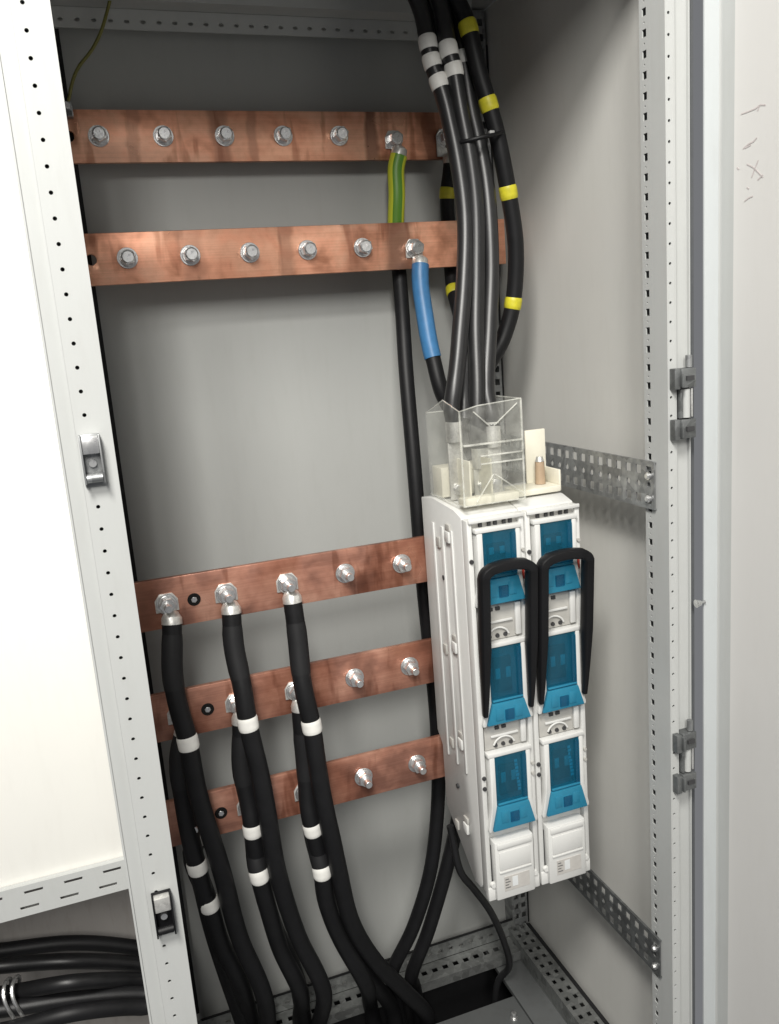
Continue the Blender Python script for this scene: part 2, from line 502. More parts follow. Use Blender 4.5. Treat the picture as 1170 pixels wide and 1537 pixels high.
MB().box(.04, .733, .552, .5558, -1.3115, -1.3085).build('gasket_shade_strip', 'rubber', frame)
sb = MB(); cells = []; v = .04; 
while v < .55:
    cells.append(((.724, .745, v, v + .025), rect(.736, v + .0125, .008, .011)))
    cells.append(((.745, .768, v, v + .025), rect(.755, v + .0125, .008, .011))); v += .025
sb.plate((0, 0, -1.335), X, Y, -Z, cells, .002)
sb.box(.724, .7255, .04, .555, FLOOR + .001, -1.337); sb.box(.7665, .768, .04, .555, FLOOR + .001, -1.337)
sb.build('bottom_rail', 'zinc_floor_shaded', frame)
MB().box(.7685, .776, .04, .555, -1.345, -1.3335).build('gasket_shade_strip', 'rubber', frame)  # black strip in place of the shaded gap between rail and wall
MB().box(.0205, .7395, .0, .05, .515, .556).build('top_rail', 'cabinet_paint', frame)

# floor bolts
for (u, v) in ((772, 1529),):
    p = None
    d = ray(u, v); p = CAM + d * ((FLOOR + .004 - CAM.z) / d.z)
    if p.y > .41: continue
    t = thing('floor_bolt', 'small zinc bolt standing on the grey floor plate', 'bolt', (p.x, p.y, FLOOR + .004))
    MB().cyl((p.x, p.y, FLOOR + .004), Z, .008, .008, .0015, 20).build('washer', 'steel_bolt', t)
    MB().cyl((p.x, p.y, FLOOR + .0055), Z, .0055, .0055, .012, 6).build('bolt_head', 'steel_bolt', t, bevel=.0008)

# ------------------------------------------------------------------ perforated side rails
def side_rail(z0, z1, label, mat):
    y0, y1 = .026, .558
    t = thing('mounting_rail', label, 'rail', (.737, .3, z0), 'perforated rails along the right wall')
    b_ = MB(); cells = []; h = (z1 - z0)
    y = y0
    while y < y1 - .02:
        yy = min(y + .0245, y1)
        c = (y + yy) / 2
        cells.append(((y, yy, z1 - h * .36, z1), rect(c, z1 - h * .20, .0125, .0125)))
        cells.append(((y, yy, z1 - h * .62, z1 - h * .36), circ(c, z1 - h * .50, .0048, 8)))
        cells.append(((y, yy, z0, z1 - h * .62), rect(c, z0 + h * .20, .0125, .0125)))
        y = yy
    b_.plate((.7355, 0, 0), Y, Z, X, cells, .002)
    b_.build('web', mat, t)
    MB().box(.7376, .7395, y0, y1, z0, z0 + .0018).build('flange', mat, t)
    MB().box(.7376, .7395, y0, y1, z1 - .0018, z1).build('flange', mat, t)
    for zz in (z1 - h * .30, z0 + h * .22):
        s = MB().cyl((.7354, y0 + .011, zz), -X, .0055, .0055, .003, 16)
        s.cyl((.7324, y0 + .011, zz), -X, .0042, .0036, .003, 6)
        s.build('screw', 'steel_bolt', t, smooth=True)
    return t
side_rail(-.277, -.208, 'perforated zinc rail on the right wall above the fuse switches', 'zinc')
side_rail(-1.050, -.981, 'perforated zinc rail, darkened as in shade, low on the right wall near the floor', 'zinc_dark')  # darker zinc than the upper rail: its shade is in the colour

# ------------------------------------------------------------------ left neighbour: white cover panel, slotted rail, cables
wp = MB().box(-.60, -.020, .160, .163, -.690, .53).build('white_cover_panel', 'white_panel', bevel=.0008)
tag(wp, 'bright white sheet steel cover left of the left post', 'panel')
sr = MB(); cells = []
u = -.5835
while u < -.05:
    cells.append(((u, u + .05, -.700, -.678), [(u + .014, -.691), (u + .036, -.691), (u + .037, -.6865), (u + .013, -.6865)]))
    cells.append(((u, u + .05, -.7225, -.700), [(u + .006, -.7125), (u + .028, -.7125), (u + .029, -.708), (u + .005, -.708)])); u += .05
cells.append(((u, -.021, -.7225, -.678), None))
sr.plate((0, .150, 0), X, Z, Y, cells, .002)
srt = thing('slotted_rail', 'white slotted cross rail under the bright white cover panel', 'rail', (-.3, .155, -.7225))
sr.build('web', 'cabinet_paint', srt)
MB().box(-.583, -.021, .1522, .185, -.7225, -.7205).build('flange', 'cabinet_paint', srt)
MB().box(-.583, -.021, .1522, .159, -.680, -.678).build('flange', 'cabinet_paint', srt)

# ------------------------------------------------------------------ door with hinges
door = MB().box(.8240, .8500, -.80, -.004, FLOOR + .03, ROOF - .02).build('door', 'cabinet_paint', frame, bevel=.002)
MB().box(.8215, .8235, -.80, -.030, FLOOR + .03, ROOF - .02).build('inner_sheet', 'door_paint', door)
MB().box(.7950, .8180, -.0060, -.0035, FLOOR + .03, ROOF - .02).build('edge_fold', 'door_fold', door)
n = 8; prof = []
arc = [(.8180 + .0035 * math.sin(a), -.0095 + .0060 * math.cos(a)) for a in [math.pi / 2 * i / n for i in range(n + 1)]]
b_ = MB(); 
pts = arc + [(.8215, -.0300), (.8235, -.0300), (.8235, -.0036)]
vs_ = [(x, y, FLOOR + .03) for x, y in pts] + [(x, y, ROOF - .02) for x, y in pts]
m_ = len(pts)
b_.add(vs_, [tuple(range(m_)), tuple(range(2*m_-1, m_-1, -1))] + [(i, i+m_, (i+1) % m_+m_, (i+1) % m_) for i in range(m_)])
b_.build('edge_bead', 'cabinet_paint', door, smooth=True)
# pencil strokes on the inner sheet
strokes = [[(1113,171),(1124,167),(1134,163),(1142,157),(1150,157)], [(1138,166),(1141,158)],
           [(1116,223),(1124,216),(1132,212),(1137,206)], [(1119,222),(1128,217)],
           [(1122,246),(1130,250),(1137,256),(1146,266)], [(1139,240),(1134,252),(1129,266)], [(1146,262),(1138,270)],
           [(1118,302),(1124,297),(1131,294)], [(1107,251),(1110,254)], [(1122,281),(1125,283)]]
for st in strokes:
    pts = [atx(u, v, .8213) for u, v in st]
    b_ = MB()
    for a, c in zip(pts, pts[1:]):
        d = (c - a).normalized(); s = d.cross(X) * .0008
        e = X * -.0003
        b_.add([a - s, c - s, c + s, a + s, a - s + e, c - s + e, c + s + e, a + s + e],
               [(0,1,2,3),(7,6,5,4),(0,4,5,1),(1,5,6,2),(2,6,7,3),(3,7,4,0)])
    b_.build('pencil_mark', 'pencil', door)

def hinge(zt, zb, label):
    t = MB().box(.756, .760, -.006, .0080, zt - .029, zb + .029).build('hinge', 'zinc_dark', frame)
    mid = (zt + zb) / 2
    for za, zc in ((zt, zt - .028), (zb + .028, zb)):
        k = MB()
        k.box(.7425, .7515, -.012, -.0004, za, zc)
        k.box(.7545, .7785, -.010, .0080, za - .001, zc + .001)
        k.box(.7515, .7545, -.016, -.0004, za - .003, zc + .003)
        k.build('knuckle', 'zinc_dark', t, bevel=.001)
        s = MB(); s.box(.762, .774, -.0125, -.0102, (za + zc) / 2 - .003, (za + zc) / 2 + .003)
        s.build('screw_slot', 'device_dark', t)
    MB().cyl((.768, -.002, zb + .029), Z, .0055, .0055, zt - zb - .058, 18).build('barrel', 'cabinet_paint', t, smooth=True)
    MB().cyl((.772, -.003, zt), Z, .0045, .0045, .016, 14).build('pin', 'zinc', t, smooth=True)
    MB().box(.775, .7783, -.004, .0080, zt - .029, zb + .029).build('spring_clip', 'steel_bolt', t, bevel=.0006)
    return t
hinge(-.078, -.175, '')
hinge(-.612, -.706, '')
p = at(1043, 905, -.003)
t = MB().cyl(p + Vector((0, -.004, 0)), X, .006, .004, .007, 12).build('screw', 'steel_bolt', frame, smooth=True)
MB().cyl(p + Vector((.007, -.004, 0)), X, .0025, .0025, .008, 10).build('shank', 'zinc', t, smooth=True)

def keeper(x0, x1, zt, zb, dark, label):
    t = thing('latch_keeper', label, 'latch', ((x0 + x1) / 2, -.002, zb), 'latch keepers on the left post')
    w = x1 - x0; h = zt - zb; a = 'zinc' if not dark else 'black_plastic'
    MB().box(x0, x1, -.003, -.0004, zb, zt).build('base_plate', a, t, bevel=.0008)
    MB().box(x0 + .002, x1 - .002, -.014, -.0032, zt - h * .36, zt - .002).build('catch_block', 'steel_bolt' if not dark else 'tin_lug', t, bevel=.0012)
    MB().box(x0, x0 + .002, -.016, -.0032, zb + h * .08, zt).build('cheek', a, t, bevel=.0005)
    MB().box(x1 - .002, x1, -.016, -.0032, zb + h * .08, zt).build('cheek', a, t, bevel=.0005)
    c = (x0 + x1) / 2
    MB().cyl((c, -.0032, zt - h * .55), -Y, .0045, .004, .004, 16).build('screw', 'steel_bolt', t, smooth=True)
    MB().cyl((x0 + .0025, -.010, zb + h * .18), X, .005, .005, w - .005, 16).build('roller', 'zinc' if not dark else 'black_plastic', t, smooth=True)
    return t
keeper(-.0150, .0065, -.083, -.140, False, 'upper zinc latch keeper on the left post')
keeper(-.0120, .0110, -.639, -.697, True, 'lower black latch keeper with bright top on the left post')

# ------------------------------------------------------------------ bolts (shared meshes)
def mesh_of(mb, mat, bevel=.0004, smooth=False):
    o = mb.build('tmp', mat, bevel=bevel, seg=1); me = o.data
    me.set_sharp_from_angle(angle=math.radians(28))
    bpy.data.objects.remove(o); return me
HEX = mesh_of(MB().cyl((0,0,0), -Y, .0122, .0122, .0165, 6).cyl((0,-.0165,0), -Y, .0108, .0085, .0018, 18), 'steel_bolt')
STUDNUT = mesh_of(MB().cyl((0,0,0), -Y, .0125, .0125, .0115, 6).cyl((0,-.0115,0), -Y, .0068, .0060, .0170, 16), 'steel_bolt')
WASHER = mesh_of(MB().cyl((0,0,0), -Y, .0165, .0165, .0022, 28).cyl((0,-.0022,0), -Y, .0138, .0134, .0022, 24), 'steel_bolt', .0005)
SOCK = mesh_of(MB().cyl((0,0,0), -Y, .0105, .0098, .0020, 20), 'hole_dark', .0005)
SOCK2 = mesh_of(MB().cyl((0,-.0021,0), -Y, .0052, .0048, .0012, 6), 'steel_bolt', .0003)
for nm, me in (('bolt', HEX), ('bolt', STUDNUT), ('washer', WASHER), ('socket_screw', SOCK), ('socket', SOCK2)): me.name = nm
def put(name, me, parent, loc, rot=0.0):
    o = bpy.data.objects.new(name, me); COL.objects.link(o)
    o.parent = parent
    base = root_of(parent) if parent.type == 'EMPTY' else None
    o.location = Vector(loc) - base if base is not None else Vector(loc)
    o.rotation_euler = (0, rot, 0)
    return o
def bolt(parent, x, y, z, kind='hex'):
    r = random.uniform(0, 1)
    w = put('bolt', STUDNUT if kind == 'nut' else HEX, parent, (x, y - .0046, z), r)
    put('washer', WASHER, w, (0, .0044, 0))
    return w

# ------------------------------------------------------------------ busbars: 80 x 10 mm copper
def busbar(idx, x0, x1, yf, zc, label, bolts, holes, kind, socks=()):
    t = thing('copper_busbar', label, 'busbar', ((x0 + x1) / 2, yf + .005, zc - .04), 'copper busbars')
    b_ = MB(); cells = []; prev = x0
    for hx in holes:
        cells.append(((prev, hx - .03, -.04, .04), None)) if hx - .03 > prev else None
        a = max(prev, hx - .03)
        cells.append(((a, hx + .02, -.04, .04), circ(hx, 0.0, .0085, 20))); prev = hx + .02
    cells.append(((prev, x1, -.04, .04), None))
    b_.plate((0, yf, zc), X, Z, Y, cells, .010)
    b_.build('bar', 'copper_%d' % idx, t, bevel=.0010, weld=True)
    for bx in bolts:
        if isinstance(bx, tuple): bolt(t, bx[0], bx[1], zc + bx[2], kind)
        else: bolt(t, bx, yf, zc, kind)
    for sx_ in socks:
        s = put('socket_screw', SOCK, t, (sx_, yf - .0002, zc - .001))
        put('socket', SOCK2, s, (0, 0, 0))
    return t
def onbar(us, v, y): return [at(u, v, y).x for u in us]
Y1, Y2, Y3 = .550, .505, .347
z1 = at(337, 204, Y1).z; z2 = at(400, 378, Y2).z
b1x = onbar((148, 245, 337, 425, 509), 203, Y1)
b2x = onbar((190, 285, 375, 462, 545), 378, Y2)
p590 = at(590, 211, Y1); p666 = at(666, 208, Y1); p621 = at(621, 373, Y2)
bar1 = busbar(0, .000, .690, Y1, z1, 'topmost copper busbar, with the green and yellow cable bolted on', b1x + [(p590.x, Y1 - .003, p590.z - z1), (p666.x, Y1 - .003, p666.z - z1)], [at(103, 202, Y1).x], 'hex')
bar2 = busbar(1, .000, .768, Y2, z2, 'second copper busbar from the top, with the blue sleeved cable', b2x + [(p621.x, Y2 - .003, p621.z - z2)], [at(136, 384, Y2).x], 'hex')
ZB3, ZB4, ZB5 = -.386, -.5715, -.757
LUG3 = [(.071, ZB3), (.163, ZB3), (.262, ZB3)]
LUG4 = [(.066, ZB4), (.158, ZB4), (.257, ZB4)]
LUG5 = [(.064, ZB5), (.156, ZB5), (.254, ZB5)]
def low(idx, zc, lugs, label, sx_):
    return busbar(idx, -.055, .690, Y3, zc, label, [(x, Y3 - .003, 0) for x, _ in lugs] + [.361, .4615], [], 'nut', [sx_])
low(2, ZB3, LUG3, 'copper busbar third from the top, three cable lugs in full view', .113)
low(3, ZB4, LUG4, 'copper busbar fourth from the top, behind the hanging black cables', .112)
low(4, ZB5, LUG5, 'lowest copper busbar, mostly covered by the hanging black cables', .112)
# spacers that carry bars 1 and 2 on the rear posts, and the uprights behind bars 3 to 5
for x in (.745,):
    s = MB().box(x - .012, x + .012, Y2 + .0102, .5618, z2 - .02, z2 + .02).build('bar_spacer', 'black_plastic', bevel=.001)
    tag(s, 'black insulating spacer behind the right end of the second busbar', 'spacer')
for x, lab in ((.655, 'vertical insulating support behind the fuse switches'), (-.045, 'vertical insulating support behind the left post')):
    s = MB().box(x - .015, x + .015, Y3 + .0102, Y3 + .05, -.80, -.34).build('bar_support', 'device_grey', bevel=.001)
    tag(s, lab, 'support')

# ------------------------------------------------------------------ cables
def spline(pts, per=10):
    P = [Vector(p) for p in pts]
    P = [P[0] * 2 - P[1]] + P + [P[-1] * 2 - P[-2]]
    out = []
    for i in range(1, len(P) - 2):
        a, b_, c, d = P[i - 1:i + 3]
        for k in range(per):
            t = k / per
            out.append(.5 * ((2*b_) + (-a + c)*t + (2*a - 5*b_ + 4*c - d)*t*t + (-a + 3*b_ - 3*c + d)*t**3))
    out.append(P[-2]); return out
def nearest(path, u, v):
    return min(range(len(path)), key=lambda i: (px(path[i])[0] - u)**2 + (px(path[i])[1] - v)**2)
def span(path, i, L):
    """resampled piece of the path of length L centred on sample i"""
    cum = [0]
    for a, b_ in zip(path, path[1:]): cum.append(cum[-1] + (b_ - a).length)
    s0, s1 = max(0, cum[i] - L / 2), min(cum[-1], cum[i] + L / 2)
    out = []
    for k in range(7):
        s = s0 + (s1 - s0) * k / 6
        j = max(q for q in range(len(cum)) if cum[q] <= s + 1e-9); j = min(j, len(path) - 2)
        f = (s - cum[j]) / max(1e-9, cum[j + 1] - cum[j])
        out.append(path[j].lerp(path[j + 1], f))
    return out
def cable(name, label, pts, r=.0152, mat='cable_black', bands=(), sleeve=None, lug=None, group=None, cat='cable', collar=None):
    P = [at(*p) if len(p) == 3 and not isinstance(p, Vector) else p for p in pts]
    path = spline(P)
    ph = len(name) + P[0].x * 97 + P[0].z * 41
    path = [q + Vector((math.sin(i * .23 + ph), math.sin(i * .17 + 2 * ph), 0)) * ((.0016 if name == 'power_cable' else .0012) * min(1, i / 8, (len(path) - 1 - i) / 8)) for i, q in enumerate(path)]
    low_ = min(path, key=lambda q: q.z)
    t = thing(name, label, cat, low_, group)
    MB().tube(path, r, 18).build('sheath', mat, t, smooth=True)
    for (u, v, L, mt) in bands:
        sp = span(path, nearest(path, u, v), L)
        rr = [r + .0003] + [r + .0014] * 5 + [r + .0003]
        MB().tube(sp, rr, 18).build('tape_band', mt, t, smooth=True)
    if sleeve:
        u, v, mt = sleeve
        i = nearest(path, u, v)
        MB().tube(path[:i + 1], r + .0016, 18 if mt != 'sleeve_green_yellow' else 36, uv=(mt == 'sleeve_green_yellow'), cap=mt != 'sleeve_green_yellow').build('sleeve', mt, t, smooth=True)
    if name == 'power_cable':
        sp = span(path, 9, .085)
        MB().tube(sp, [r + .0002] + [r + .0011] * 5 + [r + .0003], 18).build('shrink_sleeve', 'rubber', t, smooth=True)
    if lug:
        bx, by, bz = lug           # bolt centre on the bar face; palm lies on the bar
        s = path[0]; d = (path[1] - path[0]).normalized()
        w = r * 1.16
        pl = MB()
        zt = bz + .0165
        pts_ = [(bx - w, s.z + .014), (bx + w, s.z + .014), (bx + w, bz + .006), (bx + w * .55, zt), (bx - w * .55, zt), (bx - w, bz + .006)]
        pl.prism_xz(pts_, by - .0032, by - .0002)
        lo = t
        pm = pl.build('lug', 'tin_lug', t, bevel=.0006)
        top = Vector((bx, by - .0045, s.z + .014))
        mid = s - d * .004
        MB().tube([top, top.lerp(mid, .55), mid, s + d * .002], [r * .45, r * .95, r * 1.05, r * 1.05], 18).build('lug_barrel', 'tin_lug', pm, smooth=True)
    return t
G1 = 'black cables hanging from the three lower busbars'
W = 'tape_white'
def drop(lug, pts, **kw):
    bx, bz = lug
    start = Vector((bx + .003, Y3 - .0165, bz - .027))
    return [start] + pts
BOT = FLOOR - .12
def fin(x, y): return [Vector((x, y, FLOOR + .02)), Vector((x + .012, y + .004, BOT))]
# column 1
cable('power_cable', 'leftmost black cable from the third busbar, one white band',
      drop(LUG3[0], [(259, 1000, .318), (269, 1062, .305), (281, 1115, .296), (296, 1180, .292), (316, 1255, .294), (338, 1330, .305), (362, 1410, .32), (396, 1497, .345)]) + fin(.155, .46),
      bands=[(280, 1113, .022, W)], lug=(LUG3[0][0], Y3, ZB3), group=G1)
cable('power_cable', 'leftmost cable from the fourth busbar, one grey shaded band',
      drop(LUG4[0], [(268, 1150, .33), (280, 1220, .325), (296, 1300, .315), (312, 1370, .33), (338, 1450, .36)]) + fin(.125, .47),
      bands=[(297, 1302, .020, 'tape_white')], lug=(LUG4[0][0], Y3, ZB4), group=G1)
cable('power_cable', 'leftmost cable from the lowest busbar, shaded band furthest down',
      drop(LUG5[0], [(290, 1290, .335), (313, 1356, .322), (334, 1418, .335), (362, 1482, .36)]) + fin(.135, .50),
      bands=[(313, 1356, .020, 'tape_white')], lug=(LUG5[0][0], Y3, ZB5), group=G1)
# column 2
cable('power_cable', 'middle black cable from the third busbar, white band at the fourth bar',
      drop(LUG3[1], [(354, 985, .318), (364, 1040, .305), (374, 1085, .297), (387, 1150, .292), (403, 1235, .293), (421, 1320, .305), (448, 1410, .325), (487, 1492, .35)]) + fin(.255, .47),
      bands=[(374, 1083, .022, W)], lug=(LUG3[1][0], Y3, ZB3), group=G1)
cable('power_cable', 'middle cable from the fourth busbar, white band beside the lowest bar',
      drop(LUG4[1], [(364, 1145, .33), (372, 1200, .322), (379, 1245, .316), (391, 1310, .328), (410, 1390, .345), (446, 1470, .37)]) + fin(.235, .485),
      bands=[(379, 1244, .020, W)], lug=(LUG4[1][0], Y3, ZB4), group=G1)
cable('power_cable', 'middle cable from the lowest busbar, white band just under that bar',
      drop(LUG5[1], [(383, 1275, .325), (390, 1312, .314), (400, 1360, .322), (420, 1420, .34), (452, 1490, .37)]) + fin(.225, .51),
      bands=[(390, 1311, .020, W)], lug=(LUG5[1][0], Y3, ZB5), group=G1)
# column 3
cable('power_cable', 'right black cable from the third busbar, white band under the fourth bar',
      drop(LUG3[2], [(449, 980, .318), (458, 1040, .305), (467, 1090, .297), (478, 1150, .292), (493, 1235, .293), (508, 1310, .305), (530, 1385, .325), (565, 1446, .36), (605, 1485, .40), (640, 1520, .437)]) + [Vector((.485, .452, FLOOR - .06)), Vector((.50, .455, BOT))],
      bands=[(467, 1090, .022, W)], lug=(LUG3[2][0], Y3, ZB3), group=G1)
cable('power_cable', 'right cable from the fourth busbar, white band under the lowest bar',
      drop(LUG4[2], [(457, 1140, .33), (463, 1195, .322), (470, 1243, .316), (482, 1305, .328), (502, 1385, .345), (545, 1460, .37)]) + fin(.41, .47),
      bands=[(470, 1243, .020, W)], lug=(LUG4[2][0], Y3, ZB4), group=G1)
cable('power_cable', 'right cable from the lowest busbar, band nearest the floor',
      drop(LUG5[2], [(475, 1270, .325), (482, 1307, .314), (492, 1355, .322), (514, 1415, .34), (550, 1480, .37)]) + fin(.375, .50),
      bands=[(482, 1307, .020, W)], lug=(LUG5[2][0], Y3, ZB5), group=G1)

# protective conductor and neutral cable
cable('earth_cable', 'earth cable with green and yellow sleeve from the topmost busbar',
      [Vector((p590.x + .003, Y1 - .017, p590.z - .028)), (594, 262, .535), (595, 300, .535), (596, 345, .540), (599, 410, .540), (606, 500, .50), (614, 600, .46), (623, 720, .43), (634, 850, .42), (646, 980, .42), (656, 1100, .42), (659, 1200, .42), (647, 1300, .425), (620, 1392, .44), (590, 1460, .46)] + fin(.43, .50),
      sleeve=(596, 350, 'sleeve_green_yellow'), lug=(p590.x, Y1, p590.z), r=.0135)
cable('neutral_cable', 'cable with blue sleeve bolted on the second busbar',
      [Vector((p621.x + .004, Y2 - .018, p621.z - .030)), (631, 430, .480), (640, 480, .468), (650, 537, .455), (663, 590, .44), (694, 645, .44), (722, 730, .43), (722, 920, .42), (705, 1080, .42), (692, 1200, .42), (672, 1300, .425), (645, 1392, .44), (618, 1462, .46)] + fin(.475, .50),
      sleeve=(650, 537, 'sleeve_blue'), lug=(p621.x, Y2, p621.z), r=.0138)
cable('control_cable', 'thin black cable from behind the fuse switches to the floor opening',
      [(676, 1240, .40), (690, 1303, .395), (712, 1335, .40), (738, 1372, .41), (757, 1412, .425), (764, 1450, .44)] + [Vector((.645, .46, FLOOR + .0)), Vector((.64, .47, BOT))], r=.0072, mat='cable_gloss')
# cables from the roof
YL = 'tape_yellow'
G2 = 'black cables coming down from the roof'
def up(u, v, y): return Vector(at(u, v, y))
def topc(u, y):
    p = at(u, 2, y); return [Vector((p.x - .035, y - .0, ROOF - .001)), p]
cable('supply_cable', 'supply cable with three white bands near the roof',
      topc(627, .36) + [(642, 65, .35), (651, 95, .345), (660, 127, .34), (674, 178, .335), (688, 240, .325), (698, 330, .31), (697, 430, .29), (689, 520, .27), (682, 580, .25), (680, 612, .245), (681, 632, .245)],
      bands=[(642, 65, .020, W), (651, 93, .020, W), (660, 125, .020, W)], r=.0134, mat='cable_gloss', group=G2)
cable('supply_cable', 'supply cable with two white bands near the roof',
      topc(660, .35) + [(674, 75, .335), (681, 105, .33), (692, 160, .325), (703, 225, .32), (714, 320, .31), (717, 420, .295), (714, 510, .275), (716, 590, .255), (718, 640, .245), (720, 672, .245)],
      bands=[(674, 77, .022, W), (681, 106, .020, W)], r=.0134, mat='cable_gloss', group=G2)
cable('supply_cable', 'supply cable with one half hidden white band near the roof',
      topc(676, .375) + [(694, 88, .362), (708, 160, .35), (721, 225, .335), (733, 310, .32), (738, 400, .305), (734, 490, .285), (731, 575, .262), (736, 615, .25), (739, 640, .245)],
      bands=[(694, 89, .020, W)], r=.0134, mat='cable_gloss', group=G2)
cable('supply_cable', 'rightmost supply cable with four yellow bands',
      topc(688, .34) + [(702, 42, .335), (717, 95, .33), (734, 156, .325), (750, 220, .325), (764, 289, .33), (774, 370, .335), (771, 455, .345), (757, 505, .352), (737, 540, .350), (712, 590, .34), (702, 635, .30)],
      bands=[(702, 42, .020, YL), (733, 155, .021, YL), (764, 288, .021, YL), (771, 455, .019, YL)], r=.0134, mat='cable_black', group=G2)
cable('jumper_cable', 'short cable with yellow bands bolted on the right end of the topmost busbar',
      [Vector((p666.x + .004, Y1 - .017, p666.z - .045)), (672, 290, .537), (674, 345, .541), (677, 400, .540), (682, 437, .52), (692, 480, .47), (704, 540, .41), (710, 600, .33), (706, 640, .28)],
      bands=[(673, 291, .019, YL), (682, 437, .019, YL)], lug=(p666.x, Y1, p666.z), r=.0132)
cable('inner_cable', 'dark supply cable in the middle of the bundle with no band in view',
      topc(646, .385) + [(664, 95, .375), (684, 180, .362), (698, 260, .35), (707, 360, .335), (707, 460, .315), (702, 540, .29), (698, 600, .265), (698, 632, .25)],
      r=.0120, mat='cable_gloss', group=G2)
# tie round the bundle
c_ = at(712, 209, .342)
ring = []
for i in range(33):
    a = 2 * math.pi * i / 32
    ring.append(c_ + X * (.043 * math.cos(a)) + Y * (.046 * math.sin(a)) + Z * (-.010 * math.cos(a + 2.6)))
t = thing('cable_tie', 'black cable tie round the supply cables level with the topmost busbar', 'cable tie', c_)
MB().tube(ring, .0032, 8, cap=False).build('band', 'black_plastic', t, smooth=True)
h_ = at(738, 200, .300)
MB().box(h_.x - .004, h_.x + .004, h_.y - .004, h_.y + .003, h_.z - .004, h_.z + .004).build('tie_highlight', 'highlight_grey', t, bevel=.001)  # small grey block put in as the highlight on the tie
# thin earth wire at the top left with its clamp
cable('earth_wire', 'thin yellow-green earth wire, darkened as in shade, at the top left, above the topmost busbar',
      [Vector((.125, .52, ROOF - .001)), (163, 10, .53), (155, 40, .53), (138, 72, .532), (118, 102, .535), (106, 135, .538), (102, 152, .540)], r=.0026, mat='wire_green_shaded')
p = at(101, 163, .538)
t = thing('wire_clamp', 'small bright clamp on the left end of the topmost busbar', 'clamp', p - Z * .012)
MB().box(p.x - .008, p.x + .008, p.y - .004, .5497, p.z - .012, p.z + .010).build('clamp_body', 'zinc', t, bevel=.001)
MB().cyl((p.x, p.y - .0042, p.z + .003), -Y, .0058, .0052, .005, 16).build('screw', 'steel_bolt', t, smooth=True)
MB().box(p.x - .006, p.x + .006, p.y - .0065, p.y - .0042, p.z - .011, p.z - .004).build('jaw', 'zinc_dark', t)

# cables in the left neighbour, running behind the left post
G3 = 'horizontal cables left of the left post'
for i, (v0, v1, yy, rr, lab) in enumerate((
        (1427, 1424, .37, .0118, 'uppermost of the horizontal black cables at the bottom left'),
        (1450, 1448, .34, .0120, 'second from the top of the horizontal cables at the bottom left'),
        (1492, 1473, .31, .0118, 'third from the top of the horizontal cables at the bottom left'),
        (1515, 1494, .28, .0120, 'fourth from the top of the horizontal cables at the bottom left'),
        (1548, 1513, .25, .0122, 'lowest horizontal cable cut by the bottom left corner'))):
    a = at(-120, v0 + 14, yy); b_ = at(0, v0, yy); c = at(110, (v0 * .45 + v1 * .55) - (9, 5, 7, 3, 8)[i], yy - .02 * (i % 3)); d = at(212, v1, yy)
    e = Vector((at(252, v1, yy).x, yy, d.z - .03))
    cable('floor_cable', lab, [a, b_, c, d, e, Vector((e.x + .002, yy, FLOOR + .006))], r=rr, mat='cable_black' if i in (0, 4) else 'cable_satin', group=G3)
p = at(14, 1500, .285)
t = thing('cable_clip', 'bright wire clip round the horizontal cables at the left edge', 'clip', p)
ring = [p + Z * (.030 * math.cos(a)) + Y * (.022 * math.sin(a)) + X * (.004 * math.sin(2 * a)) for a in [2 * math.pi * i / 24 for i in range(25)]]
MB().tube(ring, .0028, 8, cap=False).build('loop', 'steel_bolt', t, smooth=True)
ring = [q + X * .012 for q in ring]
MB().tube(ring, .0028, 8, cap=False).build('loop', 'steel_bolt', t, smooth=True)

